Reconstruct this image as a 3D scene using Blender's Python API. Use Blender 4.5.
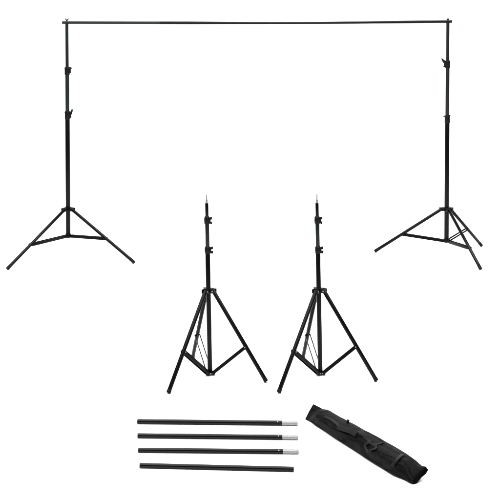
import bpy, bmesh, math, random
from mathutils import Vector, Matrix, noise
from mathutils.bvhtree import BVHTree

for o in list(bpy.data.objects):
    bpy.data.objects.remove(o)
sc = bpy.context.scene
COL = sc.collection
R = math.radians

# ------------------------------------------------------------------ camera
CAM_H, F, VPP, PITCH = 1.95, 1060.0, 65.0, R(2.0)     # metres; focal length and optical centre in 500-px units
cd = bpy.data.cameras.new("camera")
cam = bpy.data.objects.new("camera", cd)
COL.objects.link(cam)
cam.location = (0, 0, CAM_H)
cam.rotation_euler = (R(90) - PITCH, 0, 0)
cd.sensor_width = 36.0
cd.sensor_fit = 'HORIZONTAL'
cd.lens = 36.0 * F / 500.0
cd.shift_y = -(250.0 - VPP) / 500.0
cd.clip_start, cd.clip_end = 0.05, 200.0
sc.camera = cam

# ------------------------------------------------------------------ light
world = bpy.data.worlds.new("World")
sc.world = world
world.use_nodes = True
bg = world.node_tree.nodes["Background"]
bg.inputs["Color"].default_value = (1.0, 1.0, 1.0, 1)
bg.inputs["Strength"].default_value = 0.36

def area(name, loc, rot, sx, sy, power):
    l = bpy.data.lights.new(name, 'AREA')
    l.shape = 'RECTANGLE'
    l.size, l.size_y, l.energy = sx, sy, power
    o = bpy.data.objects.new(name, l)
    COL.objects.link(o)
    o.location, o.rotation_euler = loc, rot
    return o
area("overhead_softbox", (0, 4.6, 5.0), (0, 0, 0), 9, 9, 1240)
area("backdrop_softbox", (0, 8.0, 5.6), (R(62), 0, 0), 10, 1.6, 700)

sc.view_settings.view_transform = 'Standard'
sc.view_settings.look = 'None'
sc.view_settings.exposure = 0.0
sc.view_settings.gamma = 1.0
sc.view_settings.use_curve_mapping = False
sc.cycles.max_bounces = 8

# ------------------------------------------------------------------ from measured directions to points of the place
FWD = Vector((0, math.cos(PITCH), -math.sin(PITCH)))
UP = Vector((0, math.sin(PITCH), math.cos(PITCH)))
EYE = Vector((0, 0, CAM_H))
def ray(u, v):
    return Vector((1, 0, 0)) * ((u - 250) / F) + UP * (-(v - VPP) / F) + FWD
def P(u, v, Y):                     # the point seen in that direction at depth Y
    d = ray(u, v)
    return EYE + d * (Y / d.y)
def G(u, v, z=0.0):                 # the point seen in that direction at height z
    d = ray(u, v)
    return EYE + d * ((z - CAM_H) / d.z)

# ------------------------------------------------------------------ materials
def mat(name, base, rough, metal=0.0, spec=0.5, var=0.25, scale=60.0, bump=0.0, bscale=400.0, stretch=(1, 1, 1)):
    m = bpy.data.materials.new(name)
    m.use_nodes = True
    nt = m.node_tree
    b = nt.nodes["Principled BSDF"]
    b.inputs["Metallic"].default_value = metal
    b.inputs["Specular IOR Level"].default_value = spec
    tc = nt.nodes.new("ShaderNodeTexCoord")
    mp = nt.nodes.new("ShaderNodeMapping")
    mp.inputs["Scale"].default_value = stretch
    nt.links.new(tc.outputs["Object"], mp.inputs["Vector"])
    n = nt.nodes.new("ShaderNodeTexNoise")
    n.inputs["Scale"].default_value = scale
    n.inputs["Detail"].default_value = 5
    nt.links.new(mp.outputs[0], n.inputs["Vector"])
    r = nt.nodes.new("ShaderNodeValToRGB")
    r.color_ramp.elements[0].position, r.color_ramp.elements[1].position = 0.3, 0.7
    r.color_ramp.elements[0].color = tuple(c * (1 - var) for c in base) + (1,)
    r.color_ramp.elements[1].color = tuple(min(1, c * (1 + var)) for c in base) + (1,)
    nt.links.new(n.outputs["Fac"], r.inputs["Fac"])
    nt.links.new(r.outputs["Color"], b.inputs["Base Color"])
    mr = nt.nodes.new("ShaderNodeMapRange")
    mr.inputs["To Min"].default_value = max(0.02, rough - 0.06)
    mr.inputs["To Max"].default_value = min(1, rough + 0.06)
    nt.links.new(n.outputs["Fac"], mr.inputs["Value"])
    nt.links.new(mr.outputs[0], b.inputs["Roughness"])
    if bump > 0:
        n2 = nt.nodes.new("ShaderNodeTexNoise")
        n2.inputs["Scale"].default_value = bscale
        n2.inputs["Detail"].default_value = 3
        nt.links.new(mp.outputs[0], n2.inputs["Vector"])
        bp = nt.nodes.new("ShaderNodeBump")
        bp.inputs["Strength"].default_value = bump
        bp.inputs["Distance"].default_value = 0.002
        nt.links.new(n2.outputs["Fac"], bp.inputs["Height"])
        nt.links.new(bp.outputs["Normal"], b.inputs["Normal"])
    return m

M_PAPER = mat("white_seamless_paper", (0.88, 0.88, 0.88), 0.9, spec=0.1, var=0.01, scale=3)
M_COAT = mat("black_powder_coat", (0.0008, 0.0009, 0.0009), 0.25, spec=0.105, bump=0.08, bscale=900)
M_COAT_GREY = mat("dark_grey_powder_coat", (0.0036, 0.0056, 0.0056), 0.36, spec=0.18, bump=0.08, bscale=900)
M_GLOSS = mat("black_gloss_coat", (0.0004, 0.0004, 0.0004), 0.12, spec=0.18, bump=0.03, bscale=700)
M_PLASTIC = mat("black_plastic", (0.0014, 0.0019, 0.0019), 0.42, spec=0.13, bump=0.1, bscale=500)
M_RUBBER = mat("black_rubber", (0.0012, 0.0012, 0.0012), 0.6, spec=0.12, bump=0.1)
M_STEEL = mat("bright_steel", (0.36, 0.36, 0.36), 0.32, metal=0.9, var=0.08, scale=200)
M_ZINC = mat("brushed_zinc", (0.265, 0.265, 0.268), 0.58, metal=0.85, var=0.12, scale=260, bump=0.25, bscale=500, stretch=(0.3, 1, 1))
M_STEEL_DK = mat("knurled_steel", (0.22, 0.22, 0.22), 0.4, metal=0.9, var=0.3, scale=500)
M_STRIP = mat("dark_flat_steel", (0.0007, 0.0007, 0.0007), 0.42, spec=0.07)
M_WEB = mat("black_webbing", (0.0048, 0.0048, 0.0048), 0.55, spec=0.10, bump=0.5, bscale=600)

def nylon():
    m = mat("black_nylon", (0.0014, 0.0014, 0.0014), 0.6, spec=0.055, var=0.4, scale=30)
    nt = m.node_tree
    b = nt.nodes["Principled BSDF"]
    tc = nt.nodes["Texture Coordinate"]
    w1 = nt.nodes.new("ShaderNodeTexNoise")
    w1.inputs["Scale"].default_value = 700
    w2 = nt.nodes.new("ShaderNodeTexNoise")
    w2.inputs["Scale"].default_value = 45
    w2.inputs["Detail"].default_value = 4
    for w in (w1, w2):
        nt.links.new(tc.outputs["Object"], w.inputs["Vector"])
    b1 = nt.nodes.new("ShaderNodeBump")
    b1.inputs["Strength"].default_value = 0.5
    b1.inputs["Distance"].default_value = 0.001
    b2 = nt.nodes.new("ShaderNodeBump")
    b2.inputs["Strength"].default_value = 0.5
    b2.inputs["Distance"].default_value = 0.006
    nt.links.new(w1.outputs["Fac"], b1.inputs["Height"])
    nt.links.new(w2.outputs["Fac"], b2.inputs["Height"])
    nt.links.new(b2.outputs["Normal"], b1.inputs["Normal"])
    nt.links.new(b1.outputs["Normal"], b.inputs["Normal"])
    return m
M_NYLON = nylon()

# ------------------------------------------------------------------ mesh helpers
def frame(d):
    d = d.normalized()
    a = Vector((0, 0, 1)) if abs(d.z) < 0.9 else Vector((1, 0, 0))
    x = d.cross(a).normalized()
    return x, d.cross(x).normalized()

def tube(bm, pts, rads, seg=24, caps=True, bev=0.0):
    """swept round tube through pts with a radius at each; ends rounded by bev"""
    pts = [Vector(p) for p in pts]
    if bev > 0:
        d0 = (pts[1] - pts[0]).normalized(); d1 = (pts[-1] - pts[-2]).normalized()
        a, z = pts[0], pts[-1]
        ra, rz = rads[0], rads[-1]
        pts = [a, a + d0 * bev * 0.3, a + d0 * bev] + pts[1:-1] + [z - d1 * bev, z - d1 * bev * 0.3, z]
        rads = [ra - bev, ra - bev * 0.3, ra] + list(rads[1:-1]) + [rz, rz - bev * 0.3, rz - bev]
    rings = []
    x0 = None
    for i, p in enumerate(pts):
        d = (pts[min(i + 1, len(pts) - 1)] - pts[max(i - 1, 0)]).normalized()
        if x0 is None:
            x0, y0 = frame(d)
        else:
            x0 = (x0 - d * x0.dot(d)).normalized(); y0 = d.cross(x0)
        rings.append([bm.verts.new(p + (x0 * math.cos(2 * math.pi * k / seg) + y0 * math.sin(2 * math.pi * k / seg)) * rads[i]) for k in range(seg)])
    for a, b in zip(rings, rings[1:]):
        for k in range(seg):
            bm.faces.new((a[k], a[(k + 1) % seg], b[(k + 1) % seg], b[k]))
    if caps:
        bm.faces.new(list(reversed(rings[0])))
        bm.faces.new(rings[-1])

def block(bm, c, ax, ay, az, bev=0.0):
    """box round c with half-extent vectors, edges bevelled"""
    b2 = bmesh.new()
    vs = {}
    for i in (-1, 1):
        for j in (-1, 1):
            for k in (-1, 1):
                vs[i, j, k] = b2.verts.new(c + ax * i + ay * j + az * k)
    for f in (((-1,-1,-1),(-1,-1,1),(-1,1,1),(-1,1,-1)), ((1,-1,-1),(1,1,-1),(1,1,1),(1,-1,1)),
              ((-1,-1,-1),(1,-1,-1),(1,-1,1),(-1,-1,1)), ((-1,1,-1),(-1,1,1),(1,1,1),(1,1,-1)),
              ((-1,-1,-1),(-1,1,-1),(1,1,-1),(1,-1,-1)), ((-1,-1,1),(1,-1,1),(1,1,1),(-1,1,1))):
        b2.faces.new([vs[q] for q in f])
    bmesh.ops.recalc_face_normals(b2, faces=b2.faces)
    if bev > 0:
        bmesh.ops.bevel(b2, geom=list(b2.edges), offset=bev, segments=2, affect='EDGES', profile=0.5)
    me = bpy.data.meshes.new("t")
    b2.to_mesh(me); b2.free()
    bm.from_mesh(me)
    bpy.data.meshes.remove(me)

def paddle(bm, pts, widths, n, th, bev=0.0012):
    """flat lever following pts, widths across, thickness th along n"""
    n = n.normalized()
    pts = [Vector(p) for p in pts]
    L, Rr = [], []
    for i, p in enumerate(pts):
        d = (pts[min(i + 1, len(pts) - 1)] - pts[max(i - 1, 0)]).normalized()
        s = d.cross(n).normalized()
        L.append(p + s * widths[i]); Rr.append(p - s * widths[i])
    loop = L + Rr[::-1]
    b2 = bmesh.new()
    a = [b2.verts.new(q - n * th) for q in loop]
    b = [b2.verts.new(q + n * th) for q in loop]
    b2.faces.new(a[::-1]); b2.faces.new(b)
    for i in range(len(loop)):
        j = (i + 1) % len(loop)
        b2.faces.new((a[i], a[j], b[j], b[i]))
    bmesh.ops.recalc_face_normals(b2, faces=b2.faces)
    bmesh.ops.bevel(b2, geom=list(b2.edges), offset=bev, segments=2, affect='EDGES', profile=0.5)
    me = bpy.data.meshes.new("t")
    b2.to_mesh(me); b2.free()
    bm.from_mesh(me)
    bpy.data.meshes.remove(me)

def dome(bm, c, n, r, h):
    n = n.normalized(); x, y = frame(n)
    seg = 14
    prof = [(r, -h), (r, 0.15 * h), (0.8 * r, 0.7 * h), (0.4 * r, 0.95 * h)]
    rings = [[bm.verts.new(c + n * hh + (x * math.cos(2 * math.pi * k / seg) + y * math.sin(2 * math.pi * k / seg)) * rr) for k in range(seg)] for rr, hh in prof]
    for a, b in zip(rings, rings[1:]):
        for k in range(seg):
            bm.faces.new((a[k], a[(k + 1) % seg], b[(k + 1) % seg], b[k]))
    bm.faces.new(rings[-1])

def world_of(o):
    p = Vector((0, 0, 0))
    while o is not None:
        p += o.location; o = o.parent
    return p

def obj(name, bm, m, parent=None, smooth=True, origin=None):
    """one mesh object from a bmesh given in world coordinates"""
    bmesh.ops.recalc_face_normals(bm, faces=bm.faces)
    base = world_of(parent) if parent else Vector(origin or (0, 0, 0))
    for v in bm.verts:
        v.co -= base
    me = bpy.data.meshes.new(name)
    bm.to_mesh(me); bm.free()
    me.materials.append(m)
    o = bpy.data.objects.new(name, me)
    COL.objects.link(o)
    if parent:
        o.parent = parent
    else:
        o.location = base
    if smooth:
        for p in me.polygons:
            p.use_smooth = True
        me.set_sharp_from_angle(angle=R(38))
    return o

def thing(name, label, cat, loc, group=None):
    o = bpy.data.objects.new(name, None)
    o.empty_display_size = 0.1
    COL.objects.link(o)
    o.location = loc
    o["label"], o["category"] = label, cat
    if group:
        o["group"] = group
    return o

# ------------------------------------------------------------------ the floor: white paper sweeping up behind
bm = bmesh.new()
prof = [(-6.0, 0.0), (2.0, 0.0), (6.0, 0.0), (11.5, 0.0)]
for k in range(1, 13):
    a = R(90) * k / 12
    prof.append((11.5 + 2.0 * math.sin(a), 2.0 - 2.0 * math.cos(a)))
prof += [(13.5, 4.0), (13.5, 7.0)]
rows = [[bm.verts.new((x, y, z)) for x in (-14, -7, 0, 7, 14)] for y, z in prof]
for a, b in zip(rows, rows[1:]):
    for k in range(4):
        bm.faces.new((a[k], a[k + 1], b[k + 1], b[k]))
fl = obj("floor", bm, M_PAPER)
fl["kind"] = "structure"

# ------------------------------------------------------------------ tripod legs and braces (both sizes)
def legs_and_braces(root, axis_bot, hub_c, feet, r_leg, r_lug, fracs, strip_h, strip_th, gap, rivets, foot_len):
    for ft, fr, strip_h, gap in zip(feet, fracs, strip_h, gap):
        h = Vector((ft.x - hub_c.x, ft.y - hub_c.y, 0)).normalized()
        side = Vector((-h.y, h.x, 0))
        top = hub_c + h * r_lug
        d = (ft - top).normalized()
        ft = Vector((ft.x, ft.y, r_leg * 1.05 * math.hypot(d.x, d.y) - 0.0018))
        d = (ft - top).normalized()
        bm = bmesh.new()
        tube(bm, [top - d * 0.004, top + (ft - top) * 0.5, ft - d * 0.002], [r_leg] * 3, bev=0.0015)
        lg = obj("leg", bm, M_COAT, root)
        bm = bmesh.new()
        tube(bm, [ft - d * foot_len, ft], [r_leg * 1.05] * 2, bev=0.0015)
        obj("rubber_foot", bm, M_RUBBER, lg)
        j = top + (ft - top) * fr
        jb = axis_bot + h * (r_lug * 0.62)
        bm = bmesh.new()
        dj = (j - jb).normalized()
        nz = side.cross(dj).normalized()
        mid = (j + jb) / 2
        half = (j - jb) / 2 + dj * strip_h * 0.1
        for s in (-1, 1):
            block(bm, mid + side * s * gap, half, side * strip_th, nz * strip_h, bev=min(strip_th, strip_h) * 0.4)
        # the bolt through leg and strips
        tube(bm, [j - side * (gap + strip_th * 1.5), j + side * (gap + strip_th * 1.5)], [strip_h * 0.65] * 2, seg=14)
        br = obj("brace", bm, M_STRIP, root)
        if rivets:
            for p in (j, jb):
                for s in (-1, 1):
                    bm = bmesh.new()
                    dome(bm, p + side * s * (gap + strip_th * 1.6), side * s, strip_h * 0.36, 0.0022)
                    obj("rivet", bm, M_STEEL, br)

def hub(root, c, feet, r_pole, r_lug, hh, name, lug_w, rivets):
    bm = bmesh.new()
    tube(bm, [c - Vector((0, 0, hh)), c + Vector((0, 0, hh))], [r_pole * 1.38] * 2, bev=0.002)
    rvs = []
    for ft in feet:
        h = Vector((ft.x - c.x, ft.y - c.y, 0)).normalized()
        side = Vector((-h.y, h.x, 0))
        for s in (-1, 1):
            block(bm, c + h * (r_pole + r_lug + lug_w) * 0.5 + side * s * lug_w * 1.25, h * (r_lug + lug_w * 0.9 - r_pole) * 0.62, side * lug_w * 0.24, Vector((0, 0, hh * 0.8)), bev=0.0012)
        block(bm, c + h * r_pole * 1.3 + Vector((0, 0, hh * 0.25)), h * r_pole * 0.55, side * lug_w * 1.3, Vector((0, 0, hh * 0.72)), bev=0.0012)
        for s in (-1, 1):
            rvs.append((c + h * r_lug + side * s * lug_w * 1.5, side * s))
    o = obj(name, bm, M_PLASTIC, root)
    for p, n in rvs if rivets else ():
        bm = bmesh.new()
        dome(bm, p, n, lug_w * 0.34, 0.002)
        obj("rivet", bm, M_STEEL, o)

# ------------------------------------------------------------------ the two tall stands
S1 = 9.1 / F                        # metres per photo pixel there
def tall_stand(label, u_top, u_bot, v_bot, v_hub, feet_px, fracs, clamps):
    Y = 9.1
    base = P(u_bot, 255, Y); base.z = 0
    root = thing("tripod_stand", label, "tripod stand", base, "tall tripod stands under the crossbar")
    def ax(v):
        p = P(u_bot, v, Y); p.x = base.x
        return p
    feet = [G(u, v, 0.012) for u, v in feet_px]
    bot, hubc, top = ax(v_bot), ax(v_hub + 1.4), ax(20.6)
    rl, rm, ru = 2.35 * S1, 2.0 * S1, 1.68 * S1
    c_lo, c_hi = ax(clamps[0]["v"]), ax(clamps[1]["v"])
    bm = bmesh.new(); tube(bm, [bot, c_lo], [rl] * 2, bev=0.002)
    obj("lower_tube", bm, M_COAT, root)
    bm = bmesh.new(); tube(bm, [c_lo, c_hi], [rm] * 2, bev=0.002)
    obj("middle_tube", bm, M_COAT_GREY, root)
    bm = bmesh.new(); tube(bm, [c_hi, ax(22.6)], [ru] * 2)
    obj("upper_tube", bm, M_COAT_GREY, root)
    # wing screw that pins the crossbar
    bm = bmesh.new()
    t = ax(21.2)
    tube(bm, [t, ax(19.7)], [0.9 * S1] * 2, bev=0.002)
    k = 1 if u_bot < 250 else 0.45
    for s in (-1, 1):
        paddle(bm, [ax(20.0), ax(19.6) + Vector((s * 0.9 * S1 * k, 0, 0)), ax(18.3) + Vector((s * 1.7 * S1 * k, 0, 0))], [0.5 * S1, 0.55 * S1, 0.45 * S1], Vector((0, 1, 0)), 0.003)
    obj("wing_screw", bm, M_PLASTIC, root)
    hub(root, hubc, feet, rl, 0.044, 2.0 * S1, "hub", 0.0155, False)
    # collar where the braces meet
    bm = bmesh.new()
    tube(bm, [bot + Vector((0, 0, 0.004)), bot + Vector((0, 0, 0.034))], [rl * 1.22] * 2, bev=0.002)
    for ft in feet:
        h = Vector((ft.x - bot.x, ft.y - bot.y, 0)).normalized()
        side = Vector((-h.y, h.x, 0))
        block(bm, bot + h * rl * 1.35 + Vector((0, 0, 0.017)), h * rl * 0.4, side * 0.010, Vector((0, 0, 0.012)), bev=0.001)
    obj("brace_collar", bm, M_PLASTIC, root)
    legs_and_braces(root, bot + Vector((0, 0, 0.017)), hubc, feet, 1.6 * S1, 0.044, fracs, [0.0118, 0.0118, 0.0070], 0.0022, [0.0150, 0.0150, 0.0168], False, 0.05)
    for c in clamps:
        cc = ax(c["v"])
        hh = c["h"] * S1
        bm = bmesh.new()
        rr = rm * 1.38 if c is clamps[0] else rm * 1.32
        tube(bm, [cc - Vector((0, 0, hh)), cc + Vector((0, 0, hh))], [rr] * 2, bev=0.003)
        tube(bm, [cc + Vector((0, 0, hh * 0.55)), cc + Vector((0, 0, hh * 0.8))], [rr * 1.06] * 2, bev=0.001)
        for s in c["ears"]:
            block(bm, cc + Vector((s * rr * 1.05, -0.006, 0)), Vector((rr * 0.42, 0, 0)), Vector((0, rr * 0.5, 0)), Vector((0, 0, hh * 0.62)), bev=0.002)
        cl = obj("clamp", bm, M_PLASTIC, root)
        for pts, ws in c["levers"]:
            bm = bmesh.new()
            q = [P(u, v, Y - 0.012) for u, v in pts]
            paddle(bm, q, [w * S1 for w in ws], Vector((0.25, 1, 0)), 0.006, bev=0.002)
            obj("lever", bm, M_PLASTIC, cl)
    return root

tall_stand("tall black tripod stand holding the left end of the crossbar, two legs in view",
    66.6, 68.3, 237.6, 207.6,
    [(7.3, 268.6), (134.3, 262.3), (68.2, 236.2)], [0.61, 0.56, 0.6],
    [dict(v=115.2, h=4.1, ears=(1,), levers=[(((68.8, 115.6), (71.0, 113.2), (71.9, 110.8), (72.2, 108.9)), (1.6, 1.3, 0.9, 0.5)),
                                             (((68.5, 117.0), (70.2, 117.4), (71.3, 117.3)), (0.9, 0.9, 0.8))]),
     dict(v=71.0, h=3.9, ears=(1,), levers=[(((68.2, 68.0), (70.0, 67.7), (72.2, 68.4)), (0.9, 0.9, 0.45))])])

tall_stand("tall black tripod stand holding the right end of the crossbar, three splayed legs in view",
    447.6, 446.4, 242.6, 207.8,
    [(374.6, 251.2), (480.6, 268.6), (481.6, 245.2)], [0.59, 0.66, 0.54],
    [dict(v=119.2, h=3.7, ears=(), levers=[(((446.0, 116.6), (444.6, 116.0), (443.2, 116.3)), (0.9, 0.7, 0.5)),
                                                (((448.8, 116.4), (449.6, 115.6), (450.6, 115.6)), (0.9, 0.7, 0.5)),
                                                (((448.6, 121.4), (449.6, 121.7), (450.4, 122.0)), (0.9, 0.8, 0.6))]),
     dict(v=64.2, h=3.9, ears=(-1,), levers=[(((445.8, 62.6), (443.8, 61.4), (442.7, 59.8), (441.5, 58.3)), (1.7, 1.5, 1.0, 0.5)),
                                             (((446.0, 66.3), (444.6, 66.5), (443.3, 66.7)), (0.9, 0.8, 0.7))])])

# ------------------------------------------------------------------ the crossbar, four tubes joined end to end
root = thing("crossbar", "long thin black crossbar spanning the tops of both tall tripod stands", "crossbar", P(257, 22.6, 9.1))
bar = [(62.2, 22.5, 1.45), (80, 22.55, 1.42), (120, 22.65, 1.42), (160, 22.75, 1.40), (190, 22.85, 1.38), (225, 22.95, 1.2), (258, 23.05, 1.12),
       (300, 23.0, 1.08), (330, 22.85, 1.15), (355, 22.6, 1.22), (400, 22.05, 1.30), (440, 21.6, 1.38), (452, 21.5, 1.42)]
for a, b in ((0, 3), (3, 6), (6, 9), (9, 12)):
    bm = bmesh.new()
    pts = [P(u, v, 9.1) for u, v, r in bar[a:b + 1]]
    rr = [r * 1.08 * S1 for u, v, r in bar[a:b + 1]]
    d = (pts[-1] - pts[-2]).normalized()
    tube(bm, pts, rr)
    obj("tube_section", bm, M_COAT_GREY if a == 0 else M_COAT, root)

# ------------------------------------------------------------------ the two short stands
Y2 = 5.90
S2 = Y2 / F
def short_stand(label, du=0.0, dv=0.0):
    base = P(208.7 + du, 378 + dv, Y2); base.z = 0
    root = thing("tripod_stand", label, "tripod stand", base, "short tripod stands with silver studs")
    def ax(v):                                      # the post leans a little
        u = 210.0 + du + (206.55 - 210.0) * (372 - v) / (372 - 196)
        return P(u, v + dv * 0.5, Y2)
    up = (ax(200) - ax(370)).normalized()
    feet = [G(168.4 + du, 392.0 + dv, 0.010), G(266.3 + du, 380.6 + dv * 2, 0.010), G(192.6 + du, 357, 0.010)]
    bot, hubc = ax(374.6), ax(290.4)
    rl, rm, ru = 2.45 * S2, 2.1 * S2, 1.72 * S2
    k1, k2 = ax(250.3), ax(220.6)
    bm = bmesh.new(); tube(bm, [bot, k1], [rl] * 2, bev=0.0015); obj("lower_tube", bm, M_COAT, root)
    bm = bmesh.new(); tube(bm, [k1, k2], [rm] * 2, bev=0.0015); obj("middle_tube", bm, M_COAT_GREY, root)
    bm = bmesh.new(); tube(bm, [k2, ax(203.1)], [ru] * 2, bev=0.001); obj("upper_tube", bm, M_COAT, root)
    st = bmesh.new()
    tube(st, [ax(203.1), ax(202.0)], [1.3 * S2, 1.05 * S2])
    tube(st, [ax(200.3), ax(199.2), ax(194.4), ax(194.0)], [0.95 * S2, 0.8 * S2, 0.75 * S2, 0.4 * S2], seg=16)
    sto = obj("stud", st, M_STEEL, root)
    bm = bmesh.new(); tube(bm, [ax(202.0), ax(200.2)], [1.15 * S2] * 2, bev=0.0008); obj("stud_ring", bm, M_STEEL_DK, sto)
    for c, vs, reach in ((k2, (217.9, 222.6), 0.0), (k1, (247.6, 251.8), 0.5)):
        bm = bmesh.new()
        rr = rm * 1.42
        tube(bm, [c - up * 3.3 * S2, c + up * 3.3 * S2], [rr] * 2, bev=0.003)
        tube(bm, [c + up * 0.3 * S2, c - up * 0.5 * S2], [rr * 1.07] * 2, bev=0.001)
        block(bm, c + Vector((rr * 0.75, -rr * 0.3, 0)), Vector((rr * 0.5, 0, 0)), Vector((0, rr * 0.5, 0)), up * 2.9 * S2, bev=0.002)
        # a narrower sleeve above the clamp
        tube(bm, [c + up * 3.2 * S2, c + up * 4.6 * S2], [rr * 0.92, ru * 1.12])
        cl = obj("clamp", bm, M_PLASTIC, root)
        for v in vs:
            bm = bmesh.new()
            p = ax(v) + Vector((rr * 0.9, -rr * 0.35, 0))
            q = ax(v + 0.15) + Vector(((5.0 + reach) * S2, -rr * 0.5, 0))
            tube(bm, [p, p + (q - p) * 0.5], [1.0 * S2] * 2, seg=16)
            tube(bm, [p + (q - p) * 0.42, q], [1.55 * S2, 1.5 * S2], seg=10, bev=0.0018)
            obj("knob", bm, M_RUBBER, cl)
    hub(root, hubc, feet, rl, 0.030, 2.6 * S2, "hub", 0.0115, True)
    bm = bmesh.new()
    b0 = bot + up * 0.012
    tube(bm, [bot - up * 0.003, bot + up * 0.020], [rl * 1.2] * 2, bev=0.0015)
    for ft in feet:
        h = Vector((ft.x - bot.x, ft.y - bot.y, 0)).normalized()
        side = Vector((-h.y, h.x, 0))
        block(bm, b0 + h * 0.019, h * 0.010, side * 0.0085, Vector((0, 0, 0.009)), bev=0.001)
    obj("brace_collar", bm, M_PLASTIC, root)
    legs_and_braces(root, b0, hubc, feet, 2.12 * S2, 0.030, [0.605, 0.62, 0.655], [0.0095, 0.0095, 0.006], 0.0016, [0.0135, 0.0135, 0.0150], True, 0.018)
    return root

short_stand("short black tripod stand with silver stud, the left one of the two short stands")
short_stand("short black tripod stand with silver stud, the right one of the two short stands", 110.3, -0.4)

# ------------------------------------------------------------------ the loose tubes on the floor
def loose_tube(label, u0, v0, u1, v1, u2, px):
    z = px / 2 * 4.95 / F
    a, b = G(u0, v0, z), G(u1, v1, z)
    r = px / 2 * ((a.y + b.y) / 2) / F
    a.z = b.z = r
    d = (b - a).normalized()
    root = thing("pole", label, "pole", ((a.x + b.x) / 2, (a.y + b.y) / 2, 0), "loose poles lying in a row on the floor")
    bm = bmesh.new()
    tube(bm, [a, (a + b) / 2, b], [r] * 3, seg=40, bev=r * 0.16)
    t = obj("tube", bm, M_GLOSS, root)
    if u2:
        s = r / (px / 2)
        e = b + d * (u2 - u1) * s
        bm = bmesh.new()
        rs = r * 0.93
        tube(bm, [b - d * 0.004, b + d * 0.4 * (e - b).length, e], [rs] * 3, seg=32, bev=rs * 0.2)
        # shallow crimp rings
        for f in (0.28, 0.62, 0.9):
            c = b + (e - b) * f
            tube(bm, [c - d * 0.0035, c + d * 0.0035], [rs * 1.05] * 2, seg=32, bev=0.0008)
        sp = obj("spigot", bm, M_ZINC, root)
        bm = bmesh.new()
        n = Vector((0, -0.75, 0.85)).normalized()
        c = b + (e - b) * 0.55
        dome(bm, c + Vector((0, -0.92, -0.4)).normalized() * rs, Vector((0, -0.92, -0.4)), rs * 0.25, 0.003)
        obj("spring_button", bm, M_STEEL, sp)
        bm = bmesh.new()
        c = b - d * 4.2 * s
        dome(bm, c + n * r, n, 0.62 * s, 0.0016)
        obj("rivet", bm, M_STEEL, t)
    return root
loose_tube("black pole with silver tip lying farthest back in the row of loose poles", 137.3, 421.5, 282.0, 423.1, 298.0, 4.9)
loose_tube("black pole with silver tip, the middle one of the three tipped poles", 137.5, 435.6, 282.4, 437.2, 298.4, 4.9)
loose_tube("black pole with silver tip lying right behind the plain untipped pole", 138.2, 450.0, 283.0, 451.4, 299.0, 4.9)
loose_tube("plain black pole without a silver tip, nearest in the row of loose poles", 139.6, 465.2, 294.0, 469.0, None, 5.1)

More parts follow.
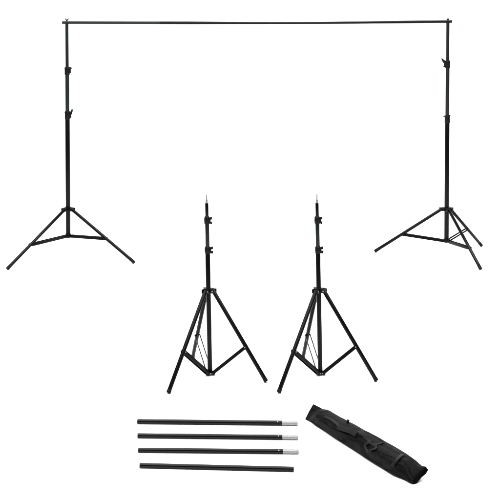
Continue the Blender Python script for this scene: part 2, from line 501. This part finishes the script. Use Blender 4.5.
# ------------------------------------------------------------------ the carry bag
def build_bag():
    A, B = G(306.2, 419.2, 0.0), G(413.6, 485.3, 0.0)       # the lower front edge
    ax = (B - A).normalized()
    L = (B - A).length
    pr = Vector((-ax.y, ax.x, 0))
    if pr.y < 0:
        pr = -pr
    UPZ = Vector((0, 0, 1))
    root = thing("carry_bag", "long black nylon carry bag with a webbing handle lying on the floor", "bag", (A + B) / 2)
    NS, NR = 150, 72
    def lerp(tab, t):
        for (t0, a), (t1, b) in zip(tab, tab[1:]):
            if t <= t1:
                f = (t - t0) / (t1 - t0); f = f * f * (3 - 2 * f)
                return a + (b - a) * f
        return tab[-1][1]
    WT = [(0, 0.080), (0.11, 0.082), (0.3, 0.084), (0.6, 0.088), (0.85, 0.086), (1, 0.080)]
    HT = [(0, 0.072), (0.11, 0.072), (0.3, 0.074), (0.6, 0.078), (0.85, 0.076), (1, 0.070)]
    OT = [(0, 0.004), (0.04, 0.006), (0.14, 0.014), (0.4, 0.020), (0.7, 0.026), (0.85, 0.026), (0.96, 0.008), (1, 0.0)]
    def sect(t):
        w, h = lerp(WT, t), lerp(HT, t)
        e1, e2, c = pr * w / 2, UPZ * h / 2, pr * w / 2 + UPZ * h / 2
        ex = 2 / 2.6
        for f, dw, dh, th in ((1 - min(1, t / 0.13), 0.046, 0.067, 0.012), (1 - min(1, (1 - t) / 0.10), 0.068, 0.064, 0.030)):
            if f > 0:
                f = f * f * (3 - 2 * f)
                dg = pr * dw + UPZ * dh
                pe = (UPZ * dw - pr * dh).normalized()
                e1 = e1 * (1 - f) + dg / 2 * f
                e2 = e2 * (1 - f) + pe * th / 2 * f
                c = c * (1 - f) + dg / 2 * f
        ex = ex + (2 / 6.0 - ex) * max(0, 1 - min(t / 0.06, (1 - t) / 0.06))
        return c, e1, e2, ex
    def S(t, a):
        cc, e1, e2, e = sect(t)
        off = lerp(OT, t)
        cc = cc - pr * off / 2
        e1 = e1 + pr * off / 2
        c, s = math.cos(a), math.sin(a)
        eb = 2 / 7.0 if s < 0 else e
        x = math.copysign(abs(c) ** (eb if c < 0 else e), c); z = math.copysign(abs(s) ** eb, s)
        p = A + ax * (t * L) + cc + e1 * x + e2 * z
        out = (pr * c + UPZ * s)
        q = Vector((t * L * 5.5, c * 0.9 + 3, s * 0.9))
        n1 = noise.noise(q * 1.0 + Vector((3.1, 0, 0)))
        q2 = Vector((t * L * 16 + c * 2.0, c * 2.2 + 9, s * 2.2))
        n2 = noise.noise(q2) * 0.8
        # long folds running slantwise down the fabric
        rd = 1 - abs(noise.noise(Vector((t * L * 7 + a * 0.9, a * 1.3, 4.4))))
        fold = -0.005 * max(0, rd - 0.82) / 0.18
        k = 1.0 if s > -0.3 else 0.25
        p = p + out * k * (0.0035 * n1 + 0.0025 * n2 + fold)
        # the upper back of the right end sticks out past the rest
        if t > 0.93:
            f = (t - 0.93) / 0.07
            g = max(0, min(1, (x + 0.15) / 0.25))
            p += ax * f * (0.010 * g * g * (3 - 2 * g) - 0.006 - 0.008 * math.exp(-((x - 0.12) / 0.2) ** 2))
        p.z = max(p.z, 0.0015)
        return p
    bm = bmesh.new()
    rings = []
    for i in range(NS + 1):
        t = i / NS
        rings.append([bm.verts.new(S(t, 2 * math.pi * k / NR)) for k in range(NR)])
    for a, b in zip(rings, rings[1:]):
        for k in range(NR):
            bm.faces.new((a[k], a[(k + 1) % NR], b[(k + 1) % NR], b[k]))
    # both ends tuck in and close
    for ring, sgn, dep in ((rings[0], 1, 0.004), (rings[-1], -1, 0.012)):
        cen = sum((v.co for v in ring), Vector()) / NR
        prev = ring
        for f, dd in ((0.93, 0.0), (0.88, 0.6), (0.6, 1.0), (0.25, 1.0)):
            nr = []
            for v in ring:
                q = cen + (v.co - cen) * f + ax * sgn * dep * dd
                q.z = max(q.z, 0.0015)
                nr.append(bm.verts.new(q))
            for k in range(NR):
                bm.faces.new((prev[k], prev[(k + 1) % NR], nr[(k + 1) % NR], nr[k]))
            prev = nr
        bm.faces.new(prev)
    bmesh.ops.recalc_face_normals(bm, faces=bm.faces)
    tree = BVHTree.FromBMesh(bm)
    def hit(u, v):
        loc, nrm, _, _ = tree.ray_cast(EYE, ray(u, v).normalized())
        if loc is None:
            loc, nrm, _, _ = tree.find_nearest(P(u, v, 5.0))
        if nrm.dot(EYE - loc) < 0:
            nrm = -nrm
        return loc, nrm
    body = obj("bag_body", bm, M_NYLON, root)
    body.data.set_sharp_from_angle(angle=R(80))

    def ribbon(bm, px, lift, wid, th, sub=6, nfix=None):
        pts = [hit(u, v) for u, v in px]
        P0 = [p + n * l for (p, n), l in zip(pts, lift)]
        N0 = [nfix or n for p, n in pts]
        # smooth resample
        pp, nn = [], []
        for i in range(len(P0) - 1):
            a, b = P0[max(i - 1, 0)], P0[min(i + 2, len(P0) - 1)]
            for k in range(sub):
                f = k / sub
                p0, p1, p2, p3 = a, P0[i], P0[i + 1], b
                q = 0.5 * ((2 * p1) + (p2 - p0) * f + (2 * p0 - 5 * p1 + 4 * p2 - p3) * f * f + (3 * p1 - p0 - 3 * p2 + p3) * f ** 3)
                pp.append(q); nn.append((N0[i] * (1 - f) + N0[i + 1] * f).normalized())
        pp.append(P0[-1]); nn.append(N0[-1])
        rows = []
        for i, p in enumerate(pp):
            d = (pp[min(i + 1, len(pp) - 1)] - pp[max(i - 1, 0)]).normalized()
            n = (nn[i] - d * nn[i].dot(d)).normalized()
            s = d.cross(n)
            w = wid if not callable(wid) else wid(i / (len(pp) - 1))
            prof = [(-1, 0), (-0.97, 1), (-0.5, 1.15), (0, 1.2), (0.5, 1.15), (0.97, 1), (1, 0), (0.9, -1), (-0.9, -1)]
            rows.append([bm.verts.new(p + s * x * w + n * y * th) for x, y in prof])
        m = len(rows[0])
        for a, b in zip(rows, rows[1:]):
            for k in range(m):
                bm.faces.new((a[k], a[(k + 1) % m], b[(k + 1) % m], b[k]))
        bm.faces.new(rows[0][::-1]); bm.faces.new(rows[-1])

    # handle: webbing running through a padded grip, then a curled loop and a tail
    def mean_n(px):
        q = Vector()
        for u, v in px:
            q += hit(u, v)[1]
        return q.normalized()
    bm = bmesh.new()
    ribbon(bm, [(324.5, 416.4), (331, 419.6), (337, 424.5), (341, 428.8), (346, 431.0), (352, 433.2), (358.5, 434.8), (363, 436.4), (367.5, 439.4), (370.5, 443.0)],
           [0.001, 0.002, 0.005, 0.008, 0.010, 0.011, 0.014, 0.016, 0.012, 0.007], 0.0078, 0.0012)
    hd = obj("handle", bm, M_WEB, root)
    bm = bmesh.new()
    gp = [(339.8, 428.2), (346, 430.9), (352, 433.0), (358.9, 435.2)]
    ribbon(bm, gp, [0.010, 0.0125, 0.0135, 0.0145], 0.0128, 0.0045, sub=8, nfix=mean_n(gp))
    obj("grip", bm, M_WEB, hd)
    ring = []
    for k in range(13):
        a = 2 * math.pi * k / 12 - 1.4
        ring.append((371.0 + (4.9 + 0.8 * math.sin(2 * a)) * math.cos(a), 447.4 + (3.6 + 0.7 * math.cos(3 * a)) * math.sin(a)))
    bm = bmesh.new()
    ribbon(bm, ring, [0.003 + 0.004 * (k % 12) / 12 for k in range(13)], 0.0066, 0.0013, sub=4)
    obj("webbing_loop", bm, M_WEB, root)
    bm = bmesh.new()
    ribbon(bm, [(374.5, 446.4), (379, 444.4), (383.0, 442.6)], [0.006, 0.003, 0.0015], 0.0048, 0.0011)
    obj("strap_tail", bm, M_WEB, root)
    # plastic slider standing up at the top edge
    p, n = hit(347.6, 422.6)
    bm = bmesh.new()
    tp = P(348.3, 419.6, p.y)
    block(bm, (p + tp) / 2 - n * 0.002, (tp - p) * 0.62, ax * 0.0075, (tp - p).cross(ax).normalized() * 0.0035, bev=0.0015)
    obj("buckle", bm, M_PLASTIC, hd)
    # keeper tab across the right part
    bm = bmesh.new()
    ribbon(bm, [(402.6, 455.2), (399.5, 458.2), (396, 462), (392.4, 466.0)], [0.003, 0.005, 0.005, 0.003], 0.0085, 0.0022)
    obj("webbing_tab", bm, M_WEB, root)
    # seams
    bm = bmesh.new()
    def seam(t, a0, a1, r):
        pts = []
        for k in range(25):
            a = R(a0 + (a1 - a0) * k / 24)
            pts.append(S(t, a))
        tube(bm, pts, [r] * 25, seg=8)
    seam(0.018, 10, 190, 0.0012)
    seam(0.135, 50, 195, 0.0012)
    pts = [S(0.14 + 0.84 * k / 80, R(118)) for k in range(81)]
    tube(bm, pts, [0.0008] * 81, seg=8)
    obj("piping", bm, M_WEB, body)
build_bag()
